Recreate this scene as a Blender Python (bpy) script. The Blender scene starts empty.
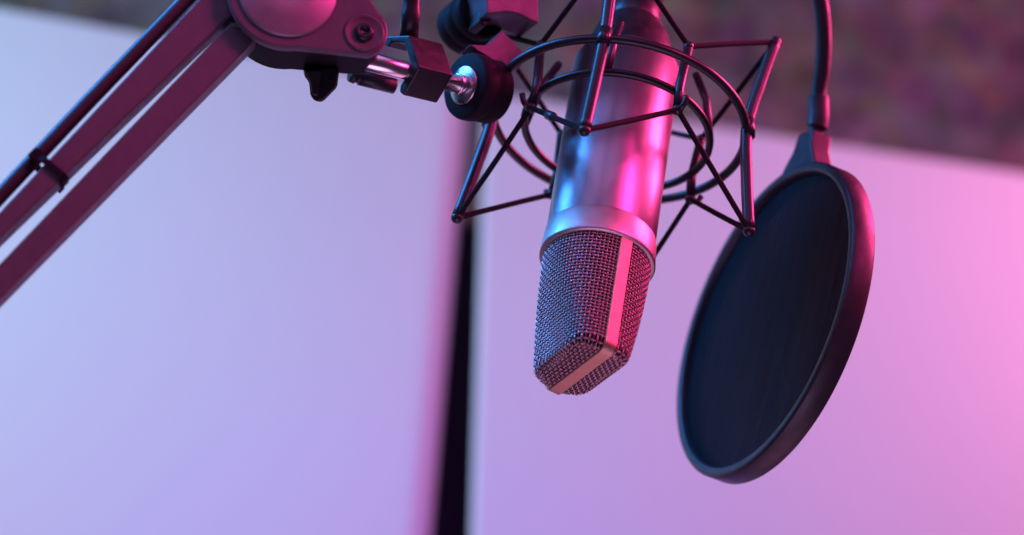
import bpy, bmesh, math, random
from math import sin, cos, pi, radians, sqrt
from mathutils import Vector, Matrix
random.seed(4)
C = bpy.context.scene.collection
SC = bpy.context.scene

# ------------------------------------------------------------------ camera
F = 512 / math.tan(radians(10))            # focal length in pixels (20 degree lens)
PITCH, ROLL = radians(17), radians(4.5)
CAM = Vector((0, -1.24, 1.05))
_r0 = Vector((1, 0, 0)); _u0 = Vector((0, -sin(PITCH), cos(PITCH))); FW = Vector((0, cos(PITCH), sin(PITCH)))
RT = cos(ROLL) * _r0 + sin(ROLL) * _u0
UP = -sin(ROLL) * _r0 + cos(ROLL) * _u0
cd = bpy.data.cameras.new('camera'); cam = bpy.data.objects.new('camera', cd); C.objects.link(cam)
cd.sensor_width = 36; cd.lens = 18 / math.tan(radians(10)); cd.clip_start = .05; cd.clip_end = 60
cam.matrix_world = Matrix(((RT.x, UP.x, -FW.x, CAM.x), (RT.y, UP.y, -FW.y, CAM.y), (RT.z, UP.z, -FW.z, CAM.z), (0, 0, 0, 1)))
cd.dof.use_dof = True; cd.dof.focus_distance = 1.235; cd.dof.aperture_fstop = 102.1 / 22.5; cd.dof.aperture_blades = 0
SC.camera = cam

def cdir(r, u, toward):                     # a direction named by right / up / towards the viewer
    return (RT * r + UP * u - FW * toward).normalized()
def W(u, v, z):                             # a place: so far right, so far up, z metres away
    return CAM + RT * ((u - 512) / F * z) + UP * ((267.5 - v) / F * z) + FW * z

# ------------------------------------------------------------------ world, lamps, exposure
w = bpy.data.worlds.new('World'); SC.world = w; w.use_nodes = True
w.node_tree.nodes['Background'].inputs['Color'].default_value = (.30, .20, .48, 1)
w.node_tree.nodes['Background'].inputs['Strength'].default_value = .08
SC.view_settings.view_transform = 'Standard'; SC.view_settings.look = 'None'
SC.view_settings.exposure = 0; SC.view_settings.gamma = 1
MIC0 = W(597, 262, 1.24)
def lamp(name, loc, aim, size, power, col, sizey=None, spread=180):
    l = bpy.data.lights.new(name, 'AREA'); l.energy = power; l.color = col; l.size = size; l.spread = radians(spread)
    if sizey: l.shape = 'RECTANGLE'; l.size_y = sizey
    o = bpy.data.objects.new(name, l); C.objects.link(o); o.location = loc
    o.rotation_euler = (aim - loc).to_track_quat('-Z', 'Y').to_euler()
    return o
PANELMID = W(520, 330, 2.0)
lamp('pink_lamp', MIC0 + cdir(.70, .62, .28) * .9, MIC0 + cdir(-1, .3, .8) * .08, .85, .46, (1, .06, .28), spread=44)
lamp('pink_arm_fill', W(240, 60, 1.22) + cdir(.70, .62, .30) * .9, W(240, 60, 1.22), .40, .36, (1, .04, .34), spread=26)  # added narrow beam: brightens the arm and misses the microphone
lamp('pink_rim_lamp', MIC0 + cdir(.80, .38, -.50) * .9, MIC0 + cdir(-1, .2, 0) * .06, .35, 2.7, (1, .06, .28), spread=70)
lamp('blue_lamp', MIC0 + cdir(-.72, .69, -.26) * .9, MIC0, .45, 2.6, (.05, .31, 1), spread=70)
lamp('lavender_wash', W(-1500, -600, 1.2), W(240, 330, 2.0), .5, 2.42, (.37, .74, .98), spread=74)
lamp('low_wash', W(500, 1650, 1.4), W(480, 420, 2.0), .5, 1.3, (.32, .07, .88), spread=90)  # added wash from below the frame, evens out the boards
lamp('magenta_wash', W(1658, 38, 1.9), W(900, 330, 2.2), .4, 2.25, (1, .24, .60), spread=150)
lamp('overhead_fill', MIC0 + cdir(-.15, .92, .35) * 1.3, MIC0, 1.2, 1.2, (.70, .38, 1), spread=90)  # added overhead fill, reflected along the middle of the metal body
lamp('soft_front_fill', MIC0 + cdir(-.1, -.8, .75) * 1.3, MIC0, .9, .9, (.80, .42, .9), spread=60)  # added weak fill from below in front, lifts the collar and grille
lamp('under_fill', MIC0 + cdir(.12, -.95, -.12) * 1.2, MIC0, 1.0, .7, (1, .36, .72), spread=80)  # added fill in place of bounce from an unseen desk

# ------------------------------------------------------------------ helpers
def link(name, verts, faces, mat, parent=None, smooth=True, M=None):
    me = bpy.data.meshes.new(name)
    me.from_pydata([tuple(v) for v in verts], [], faces); me.update()
    bm = bmesh.new(); bm.from_mesh(me); bmesh.ops.recalc_face_normals(bm, faces=bm.faces); bm.to_mesh(me); bm.free()
    me.materials.append(mat)
    if smooth:
        for p in me.polygons: p.use_smooth = True
    o = bpy.data.objects.new(name, me); C.objects.link(o)
    if parent: o.parent = parent
    if M is not None: o.matrix_local = M
    return o
def bevel(o, wd, seg=3, ang=30):
    m = o.modifiers.new('bevel', 'BEVEL'); m.width = wd; m.segments = seg; m.limit_method = 'ANGLE'; m.angle_limit = radians(ang)
    m.harden_normals = False
    for p in o.data.polygons: p.use_smooth = True
    n = o.modifiers.new('wn', 'WEIGHTED_NORMAL'); n.keep_sharp = True
    return o
class MB:
    def __init__(s): s.v = []; s.f = []
    def add(s, v, f):
        n = len(s.v); s.v += [Vector(p) for p in v]; s.f += [tuple(i + n for i in q) for q in f]; return s
    def tube(s, pts, r, sides=10, closed=False, cap=True):
        pts = [Vector(p) for p in pts]; n = len(pts); rad = r if isinstance(r, (list, tuple)) else [r] * n
        T = []
        for i in range(n):
            a = pts[(i - 1) % n] if (closed or i) else pts[0]
            b = pts[(i + 1) % n] if (closed or i < n - 1) else pts[-1]
            T.append((b - a).normalized())
        ref = Vector((0, 0, 1)) if abs(T[0].z) < .9 else Vector((1, 0, 0))
        x = (ref - T[0] * ref.dot(T[0])).normalized(); vs = []
        for i in range(n):
            x = (x - T[i] * x.dot(T[i])).normalized(); y = T[i].cross(x)
            for k in range(sides):
                a = 2 * pi * k / sides
                vs.append(pts[i] + (x * cos(a) + y * sin(a)) * rad[i])
        fs = []
        for i in range(n if closed else n - 1):
            j = (i + 1) % n
            off = 0
            if closed and j == 0:           # untwist the seam
                d = [(vs[i * sides] - vs[k]).length for k in range(sides)]
                off = d.index(min(d))
            for k in range(sides):
                fs.append((i * sides + k, i * sides + (k + 1) % sides, j * sides + (k + 1 + off) % sides, j * sides + (k + off) % sides))
        if cap and not closed:
            fs.append(tuple(range(sides))); fs.append(tuple((n - 1) * sides + k for k in range(sides)))
        return s.add(vs, fs)
    def ball(s, c, r, seg=10):
        c = Vector(c); vs = []; fs = []
        for i in range(seg + 1):
            t = pi * i / seg
            for k in range(seg * 2):
                a = pi * k / seg
                vs.append(c + Vector((sin(t) * cos(a), sin(t) * sin(a), cos(t))) * r)
        m = seg * 2
        for i in range(seg):
            for k in range(m): fs.append((i * m + k, i * m + (k + 1) % m, (i + 1) * m + (k + 1) % m, (i + 1) * m + k))
        return s.add(vs, fs)
    def lathe(s, prof, seg=64, M=None, cap=True):       # prof: (radius, z)
        vs = []; fs = []; n = len(prof)
        for r, z in prof:
            for k in range(seg):
                a = 2 * pi * k / seg; vs.append(Vector((r * cos(a), r * sin(a), z)))
        for i in range(n - 1):
            for k in range(seg): fs.append((i * seg + k, i * seg + (k + 1) % seg, (i + 1) * seg + (k + 1) % seg, (i + 1) * seg + k))
        if cap:
            if prof[0][0] > 1e-6: fs.append(tuple(range(seg)))
            if prof[-1][0] > 1e-6: fs.append(tuple((n - 1) * seg + k for k in range(seg)))
        if M is not None: vs = [M @ v for v in vs]
        return s.add(vs, fs)
    def prism(s, front, back):              # two matching loops
        n = len(front)
        return s.add(list(front) + list(back), [tuple(range(n)), tuple(range(2 * n - 1, n - 1, -1))] +
                     [(i, (i + 1) % n, n + (i + 1) % n, n + i) for i in range(n)])
    def build(s, name, mat, parent=None, smooth=True):
        if parent is not None and getattr(s, 'world', False):
            inv = parent.matrix_basis.inverted(); s.v = [inv @ p for p in s.v]
        return link(name, s.v, s.f, mat, parent, smooth)
def WMB():                                  # a builder whose points are given in world space
    m = MB(); m.world = True; return m
def thing(name, label, cat, M=None, group=None):
    o = bpy.data.objects.new(name, None); C.objects.link(o); o.empty_display_size = .01
    if M is not None: o.matrix_basis = M
    o['label'] = label; o['category'] = cat
    if group: o['group'] = group
    return o
def frame(X, Y, Z, O):
    return Matrix(((X.x, Y.x, Z.x, O.x), (X.y, Y.y, Z.y, O.y), (X.z, Y.z, Z.z, O.z), (0, 0, 0, 1)))
def zframe(Z, O, hint=Vector((0, 0, 1))):
    Z = Z.normalized(); X = (hint - Z * hint.dot(Z)).normalized(); return frame(X, Z.cross(X), Z, O)
def spline(pts, n=12):
    pts = [Vector(p) for p in pts]; out = []
    P = [pts[0] * 2 - pts[1]] + pts + [pts[-1] * 2 - pts[-2]]
    for i in range(1, len(P) - 2):
        a, b, c, d = P[i - 1:i + 3]
        for k in range(n):
            t = k / n
            out.append(.5 * ((2 * b) + (c - a) * t + (2 * a - 5 * b + 4 * c - d) * t * t + (3 * b - a - 3 * c + d) * t ** 3))
    out.append(pts[-1]); return out

# ------------------------------------------------------------------ materials
def mat(name, col, rough=.5, metal=0, bump=0, scale=300, rvar=0, coat=0, aniso=0, spec=.5, sheen=0, colvar=0):
    m = bpy.data.materials.new(name); m.use_nodes = True; nt = m.node_tree; b = nt.nodes['Principled BSDF']
    b.inputs['Base Color'].default_value = (*col, 1); b.inputs['Roughness'].default_value = rough
    b.inputs['Metallic'].default_value = metal; b.inputs['Coat Weight'].default_value = coat
    b.inputs['Anisotropic'].default_value = aniso; b.inputs['Specular IOR Level'].default_value = spec
    if sheen: b.inputs['Sheen Weight'].default_value = sheen
    tc = nt.nodes.new('ShaderNodeTexCoord'); nz = nt.nodes.new('ShaderNodeTexNoise')
    nz.inputs['Scale'].default_value = scale; nz.inputs['Detail'].default_value = 5
    nt.links.new(tc.outputs['Object'], nz.inputs['Vector'])
    if bump:
        bp = nt.nodes.new('ShaderNodeBump'); bp.inputs['Strength'].default_value = bump; bp.inputs['Distance'].default_value = .0004
        nt.links.new(nz.outputs['Fac'], bp.inputs['Height']); nt.links.new(bp.outputs['Normal'], b.inputs['Normal'])
    if rvar:
        n2 = nt.nodes.new('ShaderNodeTexNoise'); n2.inputs['Scale'].default_value = scale * .12; n2.inputs['Detail'].default_value = 6
        nt.links.new(tc.outputs['Object'], n2.inputs['Vector'])
        mr = nt.nodes.new('ShaderNodeMapRange'); mr.inputs['From Min'].default_value = .3; mr.inputs['From Max'].default_value = .7
        mr.inputs['To Min'].default_value = max(.02, rough - rvar); mr.inputs['To Max'].default_value = rough + rvar
        nt.links.new(n2.outputs['Fac'], mr.inputs['Value']); nt.links.new(mr.outputs['Result'], b.inputs['Roughness'])
    if colvar:
        n3 = nt.nodes.new('ShaderNodeTexNoise'); n3.inputs['Scale'].default_value = scale * .08
        nt.links.new(tc.outputs['Object'], n3.inputs['Vector'])
        mx = nt.nodes.new('ShaderNodeMix'); mx.data_type = 'RGBA'
        mx.inputs[6].default_value = (*[c * (1 - colvar) for c in col], 1); mx.inputs[7].default_value = (*[min(1, c * (1 + colvar)) for c in col], 1)
        nt.links.new(n3.outputs['Fac'], mx.inputs[0]); nt.links.new(mx.outputs[2], b.inputs['Base Color'])
    return m
BLACK = mat('black_powder_coat', (.018, .017, .020), .36, bump=.25, scale=1800, rvar=.08)
WIREBLK = mat('black_enamel_rod', (.016, .016, .019), .34, bump=.06, scale=2000, rvar=.03)
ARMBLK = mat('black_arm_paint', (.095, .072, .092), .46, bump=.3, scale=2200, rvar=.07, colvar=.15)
PLASTIC = mat('black_plastic', (.014, .014, .016), .42, bump=.3, scale=1500, rvar=.1)
RUBBER = mat('black_rubber', (.012, .012, .013), .6, bump=.4, scale=1200)
CORD = mat('elastic_cord', (.012, .011, .013), .8, bump=.8, scale=2500, spec=.2)
SILVER = mat('satin_silver', (.38, .355, .39), .34, 1, bump=.03, scale=2500, rvar=.02, aniso=.4)
COLLAR = mat('brushed_nickel', (.70, .60, .58), .46, 1, bump=.12, scale=1500, rvar=.06)
BAND = mat('brushed_band', (.66, .44, .30), .48, 1, bump=.15, scale=1500, rvar=.05)
WIRE = mat('steel_wire', (.60, .42, .42), .42, 1, rvar=.06, scale=900)
MATTE = mat('matte_black_plastic', (.012, .011, .014), .62, bump=.3, scale=1500, spec=.1)
LINER = mat('dark_foam', (.010, .007, .009), .9)
CHROME = mat('chrome', (.85, .80, .80), .24, 1, rvar=.04, scale=500)
STEEL = mat('zinc_washer', (.62, .60, .62), .30, 1, bump=.2, scale=1500, rvar=.1)
DARKDISC = mat('turned_dark_metal', (.34, .27, .31), .45, .6, bump=.05, scale=1600, rvar=.05)
HOOP = mat('hoop_plastic', (.028, .026, .032), .42, bump=.25, scale=1500, rvar=.08)
CABLE = mat('rubber_cable', (.02, .018, .02), .42, bump=.2, scale=900)

def mesh_cloth():
    m = bpy.data.materials.new('nylon_screen'); m.use_nodes = True; nt = m.node_tree; b = nt.nodes['Principled BSDF']
    b.inputs['Roughness'].default_value = .6; b.inputs['Specular IOR Level'].default_value = .08
    tc = nt.nodes.new('ShaderNodeTexCoord')
    mp = nt.nodes.new('ShaderNodeMapping'); mp.inputs['Scale'].default_value = (38, 5, 1); mp.inputs['Rotation'].default_value = (0, 0, .15)
    nz = nt.nodes.new('ShaderNodeTexNoise'); nz.inputs['Scale'].default_value = 1.0; nz.inputs['Detail'].default_value = 2
    nt.links.new(tc.outputs['Object'], mp.inputs['Vector']); nt.links.new(mp.outputs['Vector'], nz.inputs['Vector'])
    cr = nt.nodes.new('ShaderNodeValToRGB'); cr.color_ramp.elements[0].position = .3; cr.color_ramp.elements[1].position = .75
    cr.color_ramp.elements[0].color = (.003, .0035, .007, 1); cr.color_ramp.elements[1].color = (.007, .0075, .014, 1)
    nt.links.new(nz.outputs['Fac'], cr.inputs['Fac']); nt.links.new(cr.outputs['Color'], b.inputs['Base Color'])
    bq = nt.nodes.new('ShaderNodeBump'); bq.inputs['Strength'].default_value = .6; bq.inputs['Distance'].default_value = .003
    nt.links.new(nz.outputs['Fac'], bq.inputs['Height'])
    wv = nt.nodes.new('ShaderNodeTexChecker'); wv.inputs['Scale'].default_value = 1500
    nt.links.new(tc.outputs['Object'], wv.inputs['Vector'])
    bp = nt.nodes.new('ShaderNodeBump'); bp.inputs['Strength'].default_value = .25; bp.inputs['Distance'].default_value = .0002
    nt.links.new(bq.outputs['Normal'], bp.inputs['Normal']); nt.links.new(wv.outputs['Fac'], bp.inputs['Height']); nt.links.new(bp.outputs['Normal'], b.inputs['Normal'])
    tr = nt.nodes.new('ShaderNodeBsdfTransparent'); ms = nt.nodes.new('ShaderNodeMixShader')   # open knit: a little shows through
    mr = nt.nodes.new('ShaderNodeMapRange'); mr.inputs['To Min'].default_value = .02; mr.inputs['To Max'].default_value = .14
    nt.links.new(nz.outputs['Fac'], mr.inputs['Value']); nt.links.new(mr.outputs['Result'], ms.inputs[0])
    nt.links.new(b.outputs['BSDF'], ms.inputs[1]); nt.links.new(tr.outputs['BSDF'], ms.inputs[2])
    nt.links.new(ms.outputs['Shader'], nt.nodes['Material Output'].inputs['Surface'])
    return m
SCREEN = mesh_cloth()
def panel_mat():
    m = mat('white_laminate', (.80, .79, .80), .6, bump=.1, scale=40, colvar=.06)
    return m
PANEL = panel_mat()
def stone_mat():
    m = bpy.data.materials.new('rough_stone'); m.use_nodes = True; nt = m.node_tree; b = nt.nodes['Principled BSDF']
    b.inputs['Roughness'].default_value = .85
    tc = nt.nodes.new('ShaderNodeTexCoord')
    n1 = nt.nodes.new('ShaderNodeTexNoise'); n1.inputs['Scale'].default_value = 22; n1.inputs['Detail'].default_value = 8; n1.inputs['Roughness'].default_value = .65
    v1 = nt.nodes.new('ShaderNodeTexVoronoi'); v1.inputs['Scale'].default_value = 36
    nt.links.new(tc.outputs['Object'], n1.inputs['Vector']); nt.links.new(tc.outputs['Object'], v1.inputs['Vector'])
    cr = nt.nodes.new('ShaderNodeValToRGB')
    e = cr.color_ramp.elements; e[0].position = .32; e[0].color = (.09, .075, .08, 1); e[1].position = .72; e[1].color = (.50, .42, .38, 1)
    x = e.new(.5); x.color = (.24, .20, .20, 1)
    nt.links.new(n1.outputs['Fac'], cr.inputs['Fac'])
    mx = nt.nodes.new('ShaderNodeMix'); mx.data_type = 'RGBA'; mx.blend_type = 'MULTIPLY'; mx.inputs[0].default_value = .45
    nt.links.new(cr.outputs['Color'], mx.inputs[6]); nt.links.new(v1.outputs['Color'], mx.inputs[7])
    nt.links.new(mx.outputs[2], b.inputs['Base Color'])
    bp = nt.nodes.new('ShaderNodeBump'); bp.inputs['Strength'].default_value = .8; bp.inputs['Distance'].default_value = .02
    nt.links.new(n1.outputs['Fac'], bp.inputs['Height']); nt.links.new(bp.outputs['Normal'], b.inputs['Normal'])
    return m
STONE = stone_mat()

# ------------------------------------------------------------------ setting: stone wall, two white boards, black strip added for the shade in the gap
YAW = radians(17)
PX = Vector((cos(YAW), sin(YAW), 0)); PN = Vector((-sin(YAW), cos(YAW), 0)); PZ = Vector((0, 0, 1))   # PN points away
P0 = W(470, 267, 2.0)
def on_plane(u, v, off=0):                  # where a line of sight meets the boards' plane (off metres behind it)
    d = (W(u, v, 1) - CAM); o = P0 + PN * off
    return CAM + d * ((o - CAM).dot(PN) / d.dot(PN))
def loc2(p): d = p - P0; return (d.dot(PX), d.dot(PZ))
PM = frame(PX, PN, PZ, P0)                  # local x along, y away, z up
def slab(name, quad, y0, y1, m, rad, label, cat, kind=None, group=None):
    mb = MB(); mb.prism([Vector((x, y0, z)) for x, z in quad], [Vector((x, y1, z)) for x, z in quad])
    o = mb.build(name, m); o.matrix_basis = PM
    if rad: bevel(o, rad, 4, 40)
    if kind: o['kind'] = kind
    else: o['label'] = label; o['category'] = cat
    if group: o['group'] = group
    return o
def ext(a, b, t): return (a[0] + (b[0] - a[0]) * t, a[1] + (b[1] - a[1]) * t)
# left board: top edge through two sighted points, right edge through two
a, b = loc2(on_plane(0, 9)), loc2(on_plane(479, 96)); c = loc2(on_plane(440, 540))
def rounded_board(tl, tr, br, th, rad, m):   # board whose right edge is rounded over towards the viewer
    u = (Vector(tl) - Vector(tr)).normalized(); plan = [((Vector(tl) - Vector(tr)).length, 0)]
    for k in range(17):
        q = pi / 2 * k / 16; plan.append((rad - rad * sin(q), rad - rad * cos(q)))
    plan += [(0, th), (plan[0][0], th)]
    top = [Vector((tr[0] + u.x * d, y, tr[1] + u.y * d)) for d, y in plan]
    bot = [Vector((br[0] - d, y, br[1])) for d, y in plan]
    mb = MB(); mb.prism(top, bot); o = mb.build('white_board', m); o.matrix_basis = PM
    o.modifiers.new('es', 'EDGE_SPLIT').split_angle = radians(40); return o
o = rounded_board(ext(b, a, 2.2), b, ext(b, c, 3.0), .055, .028, PANEL)
o['label'] = 'white board lit lavender, standing left of the dark gap behind the boom arm'; o['category'] = 'board'; o['group'] = 'white boards before the stone wall'
a, b = loc2(on_plane(1030, 173)), loc2(on_plane(487, 91)); c = loc2(on_plane(473, 540))
slab('white_board', [b, ext(b, a, 2.2), (ext(b, a, 2.2)[0], ext(b, c, 3.0)[1]), ext(b, c, 3.0)], 0, .008, PANEL, .0035,
     'white board lit pink, standing right of the dark gap behind the pop filter', 'board', group='white boards before the stone wall')
xm = loc2(on_plane(465, 330))[0]  # black strip added behind the boards to give the gap its shade
slab('gap_shade_strip', [(xm - .04, -.75), (xm + .04, -.75), (xm + .04, .06), (xm - .04, .06)], .085, .12, HOOP, .003,
     'added black strip standing in for the shade in the narrow gap between the two white boards', 'shade strip')
slab('wall', [(-2.5, -1.2), (3.0, -1.2), (3.0, 1.4), (-2.5, 1.4)], .20, .30, STONE, 0, '', '', 'structure')

# ------------------------------------------------------------------ microphone
LEAN, TAU = radians(9.9), radians(35)
def tilted(lean, tau):
    e1 = RT * cos(lean) - UP * sin(lean); up = RT * sin(lean) + UP * cos(lean)
    A = up * cos(tau) + FW * sin(tau); return e1, A.cross(e1), A
e1, Ym, A = tilted(LEAN, TAU)
MM = frame(e1, Ym, A, MIC0)
mic = thing('studio_microphone', 'silver studio microphone with woven wire grille hanging head down in the shock mount', 'microphone', MM)
ZB = .108
def az(deg, r, z=0): t = radians(deg); return Vector((r * cos(t), -r * sin(t), z))     # 0 right, 90 towards the viewer
MB().lathe([(.0234, .0118), (.0237, .0128), (.0237, ZB - .0008), (.0231, ZB)], 96, cap=False).build('body', SILVER, mic)
bpy_c = MB().lathe([(.0215, -.0004), (.0246, -.0006), (.0251, .0002), (.0250, .0014), (.0242, .0120), (.0239, .0126), (.0232, .0128)], 96, cap=False).build('collar', COLLAR, mic)
MB().lathe([(.0231, ZB), (.0222, ZB + .0004), (.0216, ZB + .003), (.0170, ZB + .018), (.0142, ZB + .022), (.0138, ZB + .024)], 96).build('tail_cone', PLASTIC, mic)
MB().lathe([(.0116, ZB + .020), (.0118, ZB + .026), (.0118, ZB + .034), (.0112, ZB + .0345), (.0112, ZB + .036), (.0118, ZB + .0365), (.0118, ZB + .062), (.0085, ZB + .068)], 64).build('plug', BLACK, mic)
# grille: a cylinder cut by two slanting planes, woven from wire
BETA = 64                                   # azimuth of the band
GH = .0545
def Rg(t): return .0229 - .0005 * t
def bg(t): return .0252 - .0118 * t
def rad_at(phi, t):                         # phi measured from the band
    p = 12; s = max(abs(sin(phi)), 1e-6)
    return (Rg(t) ** -p + (bg(t) / s) ** -p) ** (-1 / p)
def bottom_z(yv): return -GH - .0022 * (1 - min(1, abs(yv) / bg(1)))
tb = radians(BETA)
def gv(x, y, z):                            # grille frame -> microphone frame
    return Vector((x * cos(tb) - y * sin(tb), -(x * sin(tb) + y * cos(tb)), z))
def surf(phi, t, off=0):                    # t 0..1 side, 1..1.25 rolled-over lower edge
    fl = .0030
    if t <= 1:
        r = rad_at(phi, t) + off
        return gv(r * cos(phi), r * sin(phi), -t * (GH - fl))
    q = min(1, (t - 1) / .06) * pi / 2
    r = rad_at(phi, 1) - fl + (fl + off) * cos(q); z = -(GH - fl) - (fl + off) * sin(q)
    yb = r * sin(phi)
    return gv(r * cos(phi), yb, z - .0022 * (1 - min(1, abs(yb) / bg(1))) * sin(q))
NV, NR = 84, 34
wr = .00034; amp = .00031
mb = MB()
TMAX = 1.06
for k in range(NV):
    phi = 2 * pi * (k + .5) / NV
    if abs(sin(phi)) < .075: continue
    pts = []
    ns = NR * 4 + 4
    for i in range(ns + 1):
        t = TMAX * i / ns
        o = amp * cos(pi * t / TMAX * NR + pi * k)
        pts.append(surf(phi, t, o))
    mb.tube(pts, wr, 5)
for j in range(1, NR + 1):
    t = TMAX * j / NR
    pts = []
    for i in range(NV * 4):
        phi = 2 * pi * (i / 4 + .5) / NV
        o = -amp * cos(pi * j + pi * i / 4)
        pts.append(surf(phi, t, o))
    mb.tube(pts, wr, 5, closed=True)
grille = mb.build('grille', WIRE, mic)
mb = MB()                                   # woven floor of the grille
st = .00160; Lx = .0205; nx = int(Lx / st); ny = int(.0105 / st)
def inside(x, y): return sqrt(x * x + y * y) < rad_at(math.atan2(y, x), 1) - .0022
for i in range(-nx, nx + 1):
    pts = []
    for j in range(-ny * 4 - 2, ny * 4 + 3):
        y = j * st / 4; x = i * st
        if inside(x, y): pts.append(gv(x, y, bottom_z(y) + amp * cos(pi * j / 4 + pi * i)))
    if len(pts) > 3: mb.tube(pts, wr, 5)
for j in range(-ny, ny + 1):
    pts = []
    for i in range(-nx * 4 - 2, nx * 4 + 3):
        y = j * st; x = i * st / 4
        if inside(x, y): pts.append(gv(x, y, bottom_z(y) - amp * cos(pi * i / 4 + pi * j)))
    if len(pts) > 3: mb.tube(pts, wr, 5)
mb.build('grille_floor', WIRE, mic)
vs = []; fs = []; n = 96; rows = [i / 20 for i in range(21)] + [1.02, 1.04, 1.06]
for t in rows:
    for k in range(n): vs.append(surf(2 * pi * k / n, t, -.0018))
for i in range(len(rows) - 1):
    for k in range(n): fs.append((i * n + k, i * n + (k + 1) % n, (i + 1) * n + (k + 1) % n, (i + 1) * n + k))
fs.append(tuple((len(rows) - 1) * n + k for k in range(n)))
MB().add(vs, fs).build('foam_liner', LINER, mic)
# flat band over the grille
path = []
Rt, Rb, zb, rr = Rg(0) + .0006, Rg(1) + .0005, -GH - .0024, .0040
prof = [(Rt, .0002)]
for i in range(1, 9): prof.append((Rt + (Rb - Rt) * i / 8, (zb + rr) * i / 8))
for i in range(1, 9):
    q = pi / 2 * i / 8; prof.append((Rb - rr + rr * cos(q), zb + rr - rr * sin(q)))
prof += [(x, zb) for x in (Rb * .5, 0, -Rb * .5)]
for i in range(0, 9):
    q = pi / 2 * i / 8; prof.append((-(Rb - rr) - rr * sin(q), zb + rr - rr * cos(q)))
for i in range(7, 0, -1): prof.append((-(Rt + (Rb - Rt) * i / 8), (zb + rr) * i / 8))
prof.append((-Rt, .0002))
bw, bt = .0030, .0014
vs = []; fs = []
for i, (x, z) in enumerate(prof):
    a = Vector(prof[max(0, i - 1)]); b = Vector(prof[min(len(prof) - 1, i + 1)]); t = (b - a).normalized(); nrm = Vector((-t.y, t.x))
    if nrm.dot(Vector((x, z + .02))) < 0: nrm = -nrm
    for (yy, d) in ((-bw, -bt), (-bw, .0001), (-bw + .0004, .0005), (bw - .0004, .0005), (bw, .0001), (bw, -bt)):
        vs.append(gv(x + nrm.x * d, yy, z + nrm.y * d))
m_ = 6
for i in range(len(prof) - 1):
    for k in range(m_): fs.append((i * m_ + k, i * m_ + (k + 1) % m_, (i + 1) * m_ + (k + 1) % m_, (i + 1) * m_ + k))
fs += [tuple(range(m_)), tuple((len(prof) - 1) * m_ + k for k in range(m_))]
o = link('band', vs, fs, BAND, mic, True)
o.modifiers.new('es', 'EDGE_SPLIT').split_angle = radians(35)

# ------------------------------------------------------------------ shock mount
e1, Ys, A2 = tilted(radians(10.6), TAU)
SM = frame(e1, Ys, A2, MIC0)
mount = thing('shock_mount', 'black wire cradle shock mount with elastic cords around the silver microphone', 'shock mount', SM)
ZO, RO, ZI, RI = .0765, .0566, .0708, .0412
CX = Vector((-.0008, 0, 0))
def ringpts(R, z, n=120): return [az(360 * k / n, R, z) + CX for k in range(n)]
MB().tube(ringpts(RO, ZO), .0020, 14, closed=True).build('outer_ring', WIREBLK, mount)
MB().tube(ringpts(RI, ZI), .0018, 14, closed=True).build('inner_ring', WIREBLK, mount)
OA = [13, 104, 194, 284]; IA = [59, 152, 239, 329]
H = .050; FL = .0075
obot, otop, ibot, itop = {}, {}, {}, {}
for a in OA:
    R1 = RO + .0005
    t_, c_, b_ = az(a, R1 + FL, ZO + H) + CX, az(a, R1, ZO) + CX, az(a, R1 + FL * .9, ZO - H - .006) + CX
    mb = MB(); mb.tube(spline([t_, t_ * .5 + c_ * .5 + az(a, -.0006), c_, c_ * .5 + b_ * .5 + az(a, -.0006), b_], 6), .0027, 14); mb.ball(t_, .0027); mb.ball(b_, .0027)
    mb.tube([c_ + az(a, .001, -.0045), c_ + az(a, 0, .0045)], .0031, 14)
    mb.build('strut', WIREBLK, mount); obot[a] = b_; otop[a] = t_
for a in IA:
    R1 = RI + .0012
    t_, c_, b_ = az(a, R1 + .003, ZI + .0235) + CX, az(a, R1 + .0008, ZI) + CX, az(a, R1 + .002, ZI - .0115) + CX
    mb = MB(); mb.tube([t_, c_, b_], .0021, 12); mb.ball(t_, .0023); mb.ball(b_, .0025)
    mb.tube(spline([b_, b_ + az(a, .0035, .0005), b_ + az(a, .0055, .0045)], 5), .0013, 8)
    mb.build('inner_strut', WIREBLK, mount); itop[a] = t_; ibot[a] = b_
for a in (9, 104, 190, 284):
    mb = MB(); mb.tube([az(a, RI, ZI) + CX, az(a, RI - .004, ZI + .022) + CX, az(a, RI - .010, ZI + .036) + CX], .0019, 12); mb.ball(az(a, RI - .010, ZI + .036) + CX, .0019)
    mb.build('clamp_arm', WIREBLK, mount)
def cord(p, q, sag):
    m = (p + q) / 2; d = Vector((random.uniform(-1, 1), random.uniform(-1, 1), random.uniform(-1, 1))) * sag
    mb = MB(); mb.tube(spline([p, m + d, q], 8), .00125, 9); mb.ball(p, .0021, 7); mb.ball(q, .0021, 7)
    mb.build('elastic_cord', CORD, mount)
seq = [13, 59, 104, 152, 194, 239, 284, 329]
for i, a in enumerate(seq):
    b = seq[(i + 1) % 8]
    pa = obot.get(a) or ibot.get(a); pb = obot.get(b) or ibot.get(b); cord(pa, pb, .0004)
    pa = otop.get(a) or itop.get(a); pb = otop.get(b) or itop.get(b); cord(pa, pb, .0004)
# crimp on the cord at the front
pa, pb = ibot[152], obot[104]
q = pa + (pb - pa) * .38; d = (pb - pa).normalized()
mb = MB(); mb.tube([q - d * .0045, q - d * .003, q + d * .003, q + d * .0045], [.0014, .0021, .0021, .0014], 12); mb.build('cord_crimp', PLASTIC, mount)

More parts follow.
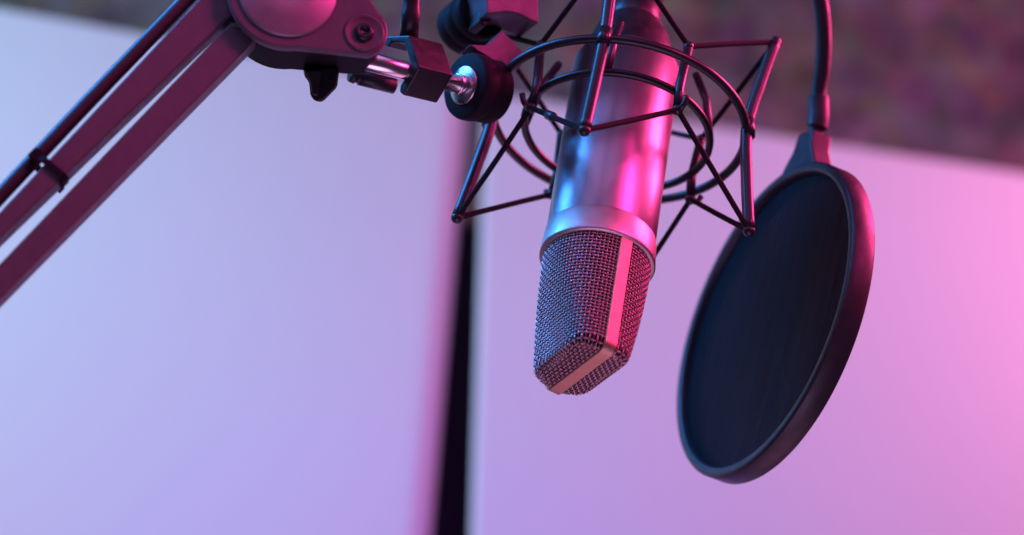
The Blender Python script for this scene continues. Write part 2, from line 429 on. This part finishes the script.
# swivel hub on the chrome tube, and the plate that carries the ring
T0, T1 = W(362, 60, 1.222), W(471, 87, 1.262)
tx = (T1 - T0).normalized()
HM = zframe(tx, T1)
def hub(prof, seg=64): mb = WMB(); mb.lathe(prof, seg, HM); return mb
hub([(.0136, -.0035), (.0144, -.0030), (.0149, -.0015), (.0149, .0022), (.0143, .0032), (.0138, .0036), (.0138, .0055), (.0141, .0060), (.0141, .0120), (.0134, .0132), (.0100, .0134)], 72).build('swivel_hub', MATTE, mount)
hub([(.0035, -.0050), (.0082, -.0048), (.0086, -.0044), (.0086, -.0036)], 48).build('washer', STEEL, mount)
hub([(.0048, -.0085), (.0052, -.0080), (.0052, -.0046)], 6).build('lock_nut', CHROME, mount)
def plate(name, pts, z, thick, m, parent, bev=.001, back=None, nrm=None):
    """flat part from an outline at distance z, with real thickness away from the viewer"""
    nrm = nrm or FW
    cu = sum(p[0] for p in pts) / len(pts); cv = sum(p[1] for p in pts) / len(pts); o_ = W(cu, cv, z); fr = []
    for u, v in pts:                        # the outline lies on a plane square to nrm
        d = W(u, v, 1) - CAM; fr.append(CAM + d * ((o_ - CAM).dot(nrm) / d.dot(nrm)))
    bk = [p + nrm * thick for p in fr]
    mb = WMB(); mb.prism(fr, bk); o = mb.build(name, m, parent, False); bevel(o, bev, 2, 30); return o
KN = cdir(.50, .34, .80)                    # the knobs' faces look right and up
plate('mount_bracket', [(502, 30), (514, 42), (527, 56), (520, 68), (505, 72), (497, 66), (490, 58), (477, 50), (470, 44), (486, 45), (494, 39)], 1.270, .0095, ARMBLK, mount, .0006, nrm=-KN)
# lobed clamping knob
def star(c, R, r, tips, rot, N, up):
    X = (up - N * up.dot(N)).normalized(); Y = N.cross(X); pts = []
    K = 14
    for k in range(tips):
        for i in range(K):
            a = rot + 2 * pi * (k + i / K) / tips
            f = i / K; s = abs(2 * f - 1)                                   # 1 at the tips, 0 between
            rr_ = r + (R - r) * s ** 2.2
            pts.append(c + (X * cos(a) + Y * sin(a)) * rr_)
    return pts
kc = W(511, -18, 1.287)
fr = star(kc, .0222, .0150, 5, radians(-152), KN, UP)
mb = WMB(); mb.prism(fr, [p - KN * .0165 for p in fr]); o = mb.build('clamping_knob', ARMBLK, mount, False); bevel(o, .0008, 2, 40)
JM = zframe(-KN, W(470, 22, 1.302))
mb = WMB(); mb.lathe([(.006, -.012), (.0112, -.0115), (.0120, -.0105), (.0120, -.0050), (.0112, -.0045), (.0112, -.0035), (.0124, -.0030), (.0124, .0020), (.0116, .0026), (.0116, .0036), (.0124, .0042), (.0124, .0085), (.0110, .0095)], 56, JM); mb.build('pivot_disc', MATTE, mount)
plate('pivot_cheek', [(480, -12), (497, -14), (498, 12), (486, 26), (479, 22)], 1.284, .010, PLASTIC, mount, .0008, nrm=-KN)

# ------------------------------------------------------------------ boom arm
yaw, pit = radians(10), radians(20)
BN = (-FW * cos(yaw) * cos(pit) + UP * sin(pit) + RT * sin(yaw) * cos(pit)).normalized()
BO = W(290, -14, 1.205)
arm = thing('boom_arm', 'black boom arm of parallel square bars with a round pivot joint and chrome tip', 'boom arm', frame(RT, BN.cross(RT).normalized(), BN, BO) if False else zframe(BN, BO, UP))
def B(u, v, off=0):                         # on the arm's plane, off metres in front of it
    d = W(u, v, 1) - CAM; o = BO + BN * off
    return CAM + d * ((o - CAM).dot(BN) / d.dot(BN))
def bar(name, u0, v0, u1, v1, wd, dp, off, m):
    p, q = B(u0, v0, off), B(u1, v1, off); d = (q - p).normalized(); s = d.cross(BN).normalized() * (wd / 2)
    mb = WMB(); a = [p - s, p + s, q + s, q - s]; mb.prism(a, [x - BN * dp for x in a])
    o = mb.build(name, m, arm, False); bevel(o, .0011, 3, 40); return o
# two bars carry on past the frame to their lower joint
def taper_bar(quad, dp, off):               # outline on the arm's plane, with its real depth
    a = [B(u, v, off) for u, v in quad]; mb = WMB(); mb.prism(a, [x - BN * dp for x in a])
    o = mb.build('bar', ARMBLK, arm, False); bevel(o, .0010, 3, 25); return o
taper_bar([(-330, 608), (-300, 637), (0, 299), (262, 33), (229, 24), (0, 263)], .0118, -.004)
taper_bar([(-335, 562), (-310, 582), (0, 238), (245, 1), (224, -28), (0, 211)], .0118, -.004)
def arc(cx, cy, r, a0, a1, n): return [(cx + r * cos(radians(a0 + (a1 - a0) * i / n)), cy + r * sin(radians(a0 + (a1 - a0) * i / n))) for i in range(n + 1)]
outl = arc(290, -16, 64, 84, 250, 28) + [(330, -66)] + arc(363, 31, 25, -48, 78, 14)
def joint_plate(name, off, th, mt, o2=outl):
    fr = [B(u, v, off) for u, v in o2]; mb = WMB(); mb.prism(fr, [p - BN * th for p in fr]); o = mb.build(name, mt, arm, False); bevel(o, .0012, 3, 50); return o
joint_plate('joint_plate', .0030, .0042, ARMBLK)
joint_plate('joint_plate', -.0275, .0040, MATTE)
inn = arc(290, -16, 61, 84, 250, 24) + [(330, -60)] + arc(361, 30, 22, -48, 70, 10)
joint_plate('joint_spacer', -.0014, .0258, MATTE, inn)
DM = zframe(BN, B(288, -8, .0030), UP)
mb = WMB(); mb.lathe([(.0206, -.001), (.0206, .0010), (.0202, .0015), (.0196, .0017), (.0130, .0034), (.0062, .0048), (.0056, .0046), (.0054, .0010)], 80, DM); mb.build('pivot_cap', DARKDISC, arm)
mb = WMB(); mb.lathe([(.0052, -.003), (.0052, .0026), (.0044, .0030), (.0030, .0030), (.0028, .0012), (.0001, .0012)], 40, DM); mb.build('pivot_screw', BLACK, arm)
EM = zframe(BN, B(364, 33, .0030), UP)
mb = WMB(); mb.lathe([(.0084, -.001), (.0084, .0006), (.0078, .0010), (.0070, .0004), (.0050, .0002)], 48, EM); mb.build('bolt_washer', ARMBLK, arm)
mb = WMB(); mb.lathe([(.0040, -.001), (.0040, .0014), (.0032, .0024), (.0020, .0026), (.0018, .0012), (.0001, .0012)], 40, EM); mb.build('bolt', BLACK, arm)
# wing lever below the joint
lv = [(303, 66), (338, 68), (336, 86), (330, 92), (321, 101), (313, 100), (310, 94), (309, 82), (304, 76)]
plate('wing_lever', lv, 1.215, .010, MATTE, arm, .0012)
plate('wing_lever_rib', [(304, 70), (322, 70), (318, 96), (312, 95), (310, 82)], 1.2125, .0024, PLASTIC, arm, .0008)
mb = WMB(); mb.tube([T0 - tx * .004, T1 - tx * .004], .0041, 40); o = mb.build('chrome_tube', CHROME, arm)

# ------------------------------------------------------------------ pop filter
from math import atan2
PA, PB = radians(21.0), radians(70.5)
PNm = (RT * (-cos(PA) * sin(PB)) + UP * (sin(PA) * sin(PB)) - FW * cos(PB)).normalized()
PC = W(761, 317.5, 1.30)
# local y runs to the socket
sd_ = W(803, 138, 1) - CAM; sock = CAM + sd_ * ((PC - CAM).dot(PNm) / sd_.dot(PNm)) - PC; sock = (sock - PNm * sock.dot(PNm)).normalized()
PFM = frame(sock.cross(PNm), sock, PNm, PC)
pop = thing('pop_filter', 'round black pop filter with nylon screen hanging from a gooseneck right of the microphone', 'pop filter', PFM)
R = .0742
MB().lathe([(R - .0050, -.0105), (R + .0002, -.0112), (R + .0008, -.0104), (R + .0008, -.0012), (R + .0002, -.0003), (R - .0008, 0), (R - .0032, 0), (R - .0038, -.0004), (R - .0042, -.0024), (R - .0050, -.0105)], 160, cap=False).build('hoop', HOOP, pop)
vs = []; fs = []; nr, n = 14, 120
for i in range(nr + 1):
    r = (R - .0041) * i / nr
    for k in range(n):
        a = 2 * pi * k / n
        vs.append(Vector((r * cos(a), r * sin(a), -.0032 + .0006 * sin(3 * a) * (i / nr) * (1 - i / nr))))
for i in range(nr):
    for k in range(n): fs.append((i * n + k, i * n + (k + 1) % n, (i + 1) * n + (k + 1) % n, (i + 1) * n + k))
MB().add(vs, fs).build('screen', SCREEN, pop)
MB().add([v - Vector((0, 0, .0050)) for v in vs], fs).build('rear_screen', SCREEN, pop)
yb = R - .001
so = [(-.0165, yb - .0025), (-.0125, yb + .0045), (-.0085, yb + .010), (-.0072, yb + .0165), (-.0060, yb + .0185), (.0060, yb + .0185), (.0072, yb + .0165), (.0085, yb + .010), (.0125, yb + .0045), (.0165, yb - .0025)]
mb = MB(); mb.prism([Vector((x, y, -.0004)) for x, y in so], [Vector((x, y, -.0108)) for x, y in so]); o = mb.build('socket', HOOP, pop, False); bevel(o, .0012, 3, 50)
gz = 1.335
sk = PFM @ Vector((0, yb + .014, -.0055))
gp = [sk, PFM @ Vector((0, yb + .026, -.0055)), W(818.5, 94, gz), W(822.5, 66, gz), W(823.5, 36, gz), W(820, 0, gz), W(806, -60, gz), W(760, -150, gz + .01), W(660, -225, gz + .02), W(540, -225, gz + .03), W(450, -160, 1.30), W(416, -80, 1.26), W(412.5, -20, 1.247)]
gp = spline(gp, 60)
# even spacing, then a fine corrugation
L = [0]
for i in range(1, len(gp)): L.append(L[-1] + (gp[i] - gp[i - 1]).length)
step = .00040; out = []; j = 0; s = 0
while s < L[-1]:
    while L[j + 1] < s: j += 1
    t = (s - L[j]) / (L[j + 1] - L[j]); out.append(gp[j].lerp(gp[j + 1], t)); s += step
mb = WMB(); mb.tube(out, [.0037 + .00009 * sin(2 * pi * i / 4 + .6) for i in range(len(out))], 14); mb.build('gooseneck', BLACK, pop)
fe = out[int(.008 / step):int(.024 / step)]
mb = WMB(); mb.tube(fe, [.0050] * len(fe), 20); mb.build('ferrule', HOOP, pop)
# jaw clamped on the chrome tube
def Tpl(u, v, u0):                          # line of sight onto the plane across the tube, cut where the tube passes u0
    k = (u0 - 362) / (471 - 362); o = T0 + (T1 - T0) * k; d = W(u, v, 1) - CAM
    return CAM + d * ((o - CAM).dot(tx) / d.dot(tx))
jaw = [(384, 36), (409, 35), (414, 49), (419.5, 67), (411, 82), (403, 95.5), (399, 92), (400, 85), (406, 76), (411, 68), (404, 43), (392, 42), (388, 47), (383, 45)]
fr = [Tpl(u, v, 404) for u, v in jaw]
mb = WMB(); mb.prism(fr, [p + tx * ((T1 - T0).length * 34 / 109) for p in fr]); o = mb.build('clamp_jaw', BLACK, pop, False); bevel(o, .0008, 2, 30)
mb = WMB(); mb.tube([W(409, 37, 1.247), W(411, 12, 1.247), W(411.5, 8, 1.247), W(412, -6, 1.247), W(413, -24, 1.247)], [.0041, .0041, .0036, .0036, .0044], 24); mb.build('clamp_stem', BLACK, pop)
mb = WMB(); p, q = W(350, 75, 1.262), W(394, 86, 1.272); d = (q - p).normalized()
mb.tube([p, p + d * .0022, p + d * .0024, p + d * .0045, p + d * .0047, q], [.0030, .0034, .0028, .0028, .0035, .0035], 22); mb.build('clamp_screw', PLASTIC, pop)

# ------------------------------------------------------------------ microphone cable strapped along the arm, and its tie
cz = -.010
cp = [MM @ Vector((0, 0, ZB + .064)), MM @ Vector((0, 0, ZB + .10)), W(610, -260, 1.40), W(480, -330, 1.39), W(330, -230, 1.36), B(262, -80, cz), B(186, 0, cz), B(138, 50, cz), B(90, 100, cz), B(42, 151, cz), B(0, 196, cz), B(-60, 262, cz), B(-160, 372, cz), B(-300, 530, cz)]
mb = WMB(); mb.tube(spline(cp, 14), .0032, 18)
cb = mb.build('microphone_cable', CABLE); cb['label'] = 'black round cable running along the upper edge of the boom arm bars'; cb['category'] = 'cable'
def tie_loop(pts, wd, th, axis):
    n = len(pts); c = sum(pts, Vector()) / n; vs = []; fs = []
    for p in pts:
        o = (p - c); o = (o - axis * o.dot(axis)).normalized()
        for s, d in ((-1, 0), (1, 0), (1, 1), (-1, 1)): vs.append(p + axis * (s * wd / 2) + o * (d * th))
    for i in range(n):
        j = (i + 1) % n
        for k in range(4): fs.append((i * 4 + k, i * 4 + (k + 1) % 4, j * 4 + (k + 1) % 4, j * 4 + k))
    return vs, fs
ax = (B(246, 28) - B(-300, 575)).normalized(); sd = ax.cross(BN).normalized()
if sd.dot(UP) > 0: sd = -sd                 # sd: across the bars, downwards
c0 = B(52, 168, -.004)
lo, hi = .0054, -.0118
loop = [c0 + sd * lo + BN * .0012, c0 + sd * .002 + BN * .0014, c0 + sd * -.0045 + BN * .0010, c0 + sd * -.0095 + BN * -.002, c0 + sd * hi + BN * -.006, c0 + sd * (hi + .001) + BN * -.0095, c0 + sd * -.005 + BN * -.0140, c0 + sd * lo + BN * -.0150]
mb = MB(); mb.add(*tie_loop(loop, .0028, .0007, ax)); hb = c0 + sd * -.0085 + BN * -.0014
q = [hb + ax * a_ * .0024 + sd * b_ * .0022 for a_, b_ in ((-1, -1), (1, -1), (1, 1), (-1, 1))]
mb.prism(q, [p_ + BN * .0018 for p_ in q]); q = [c0 + sd * (lo + b_ * .0022) + ax * a_ * .0018 for a_, b_ in ((-1, 0), (1, 0), (1, 1), (-1, 1))]
mb.prism(q, [p_ - BN * .006 for p_ in q])
tie = mb.build('cable_tie', MATTE, None, False); tie['label'] = 'black strap tying the round cable to the bars of the boom arm'; tie['category'] = 'cable tie'
# small pieces belong to the part they sit on
def under(root, part, *subs):
    kids = list(root.children); p_ = [k for k in kids if k.name.split('.')[0] == part][0]
    for k in kids:
        if k.name.split('.')[0] in subs: k.parent = p_
under(mount, 'swivel_hub', 'washer', 'lock_nut')
under(mount, 'clamping_knob', 'pivot_disc', 'pivot_cheek')
under(arm, 'pivot_cap', 'pivot_screw'); under(arm, 'bolt_washer', 'bolt'); under(arm, 'wing_lever', 'wing_lever_rib')
under(pop, 'gooseneck', 'ferrule'); under(pop, 'clamp_jaw', 'clamp_stem', 'clamp_screw'); under(mic, 'grille', 'grille_floor', 'foam_liner')
SC.render.engine = 'CYCLES'
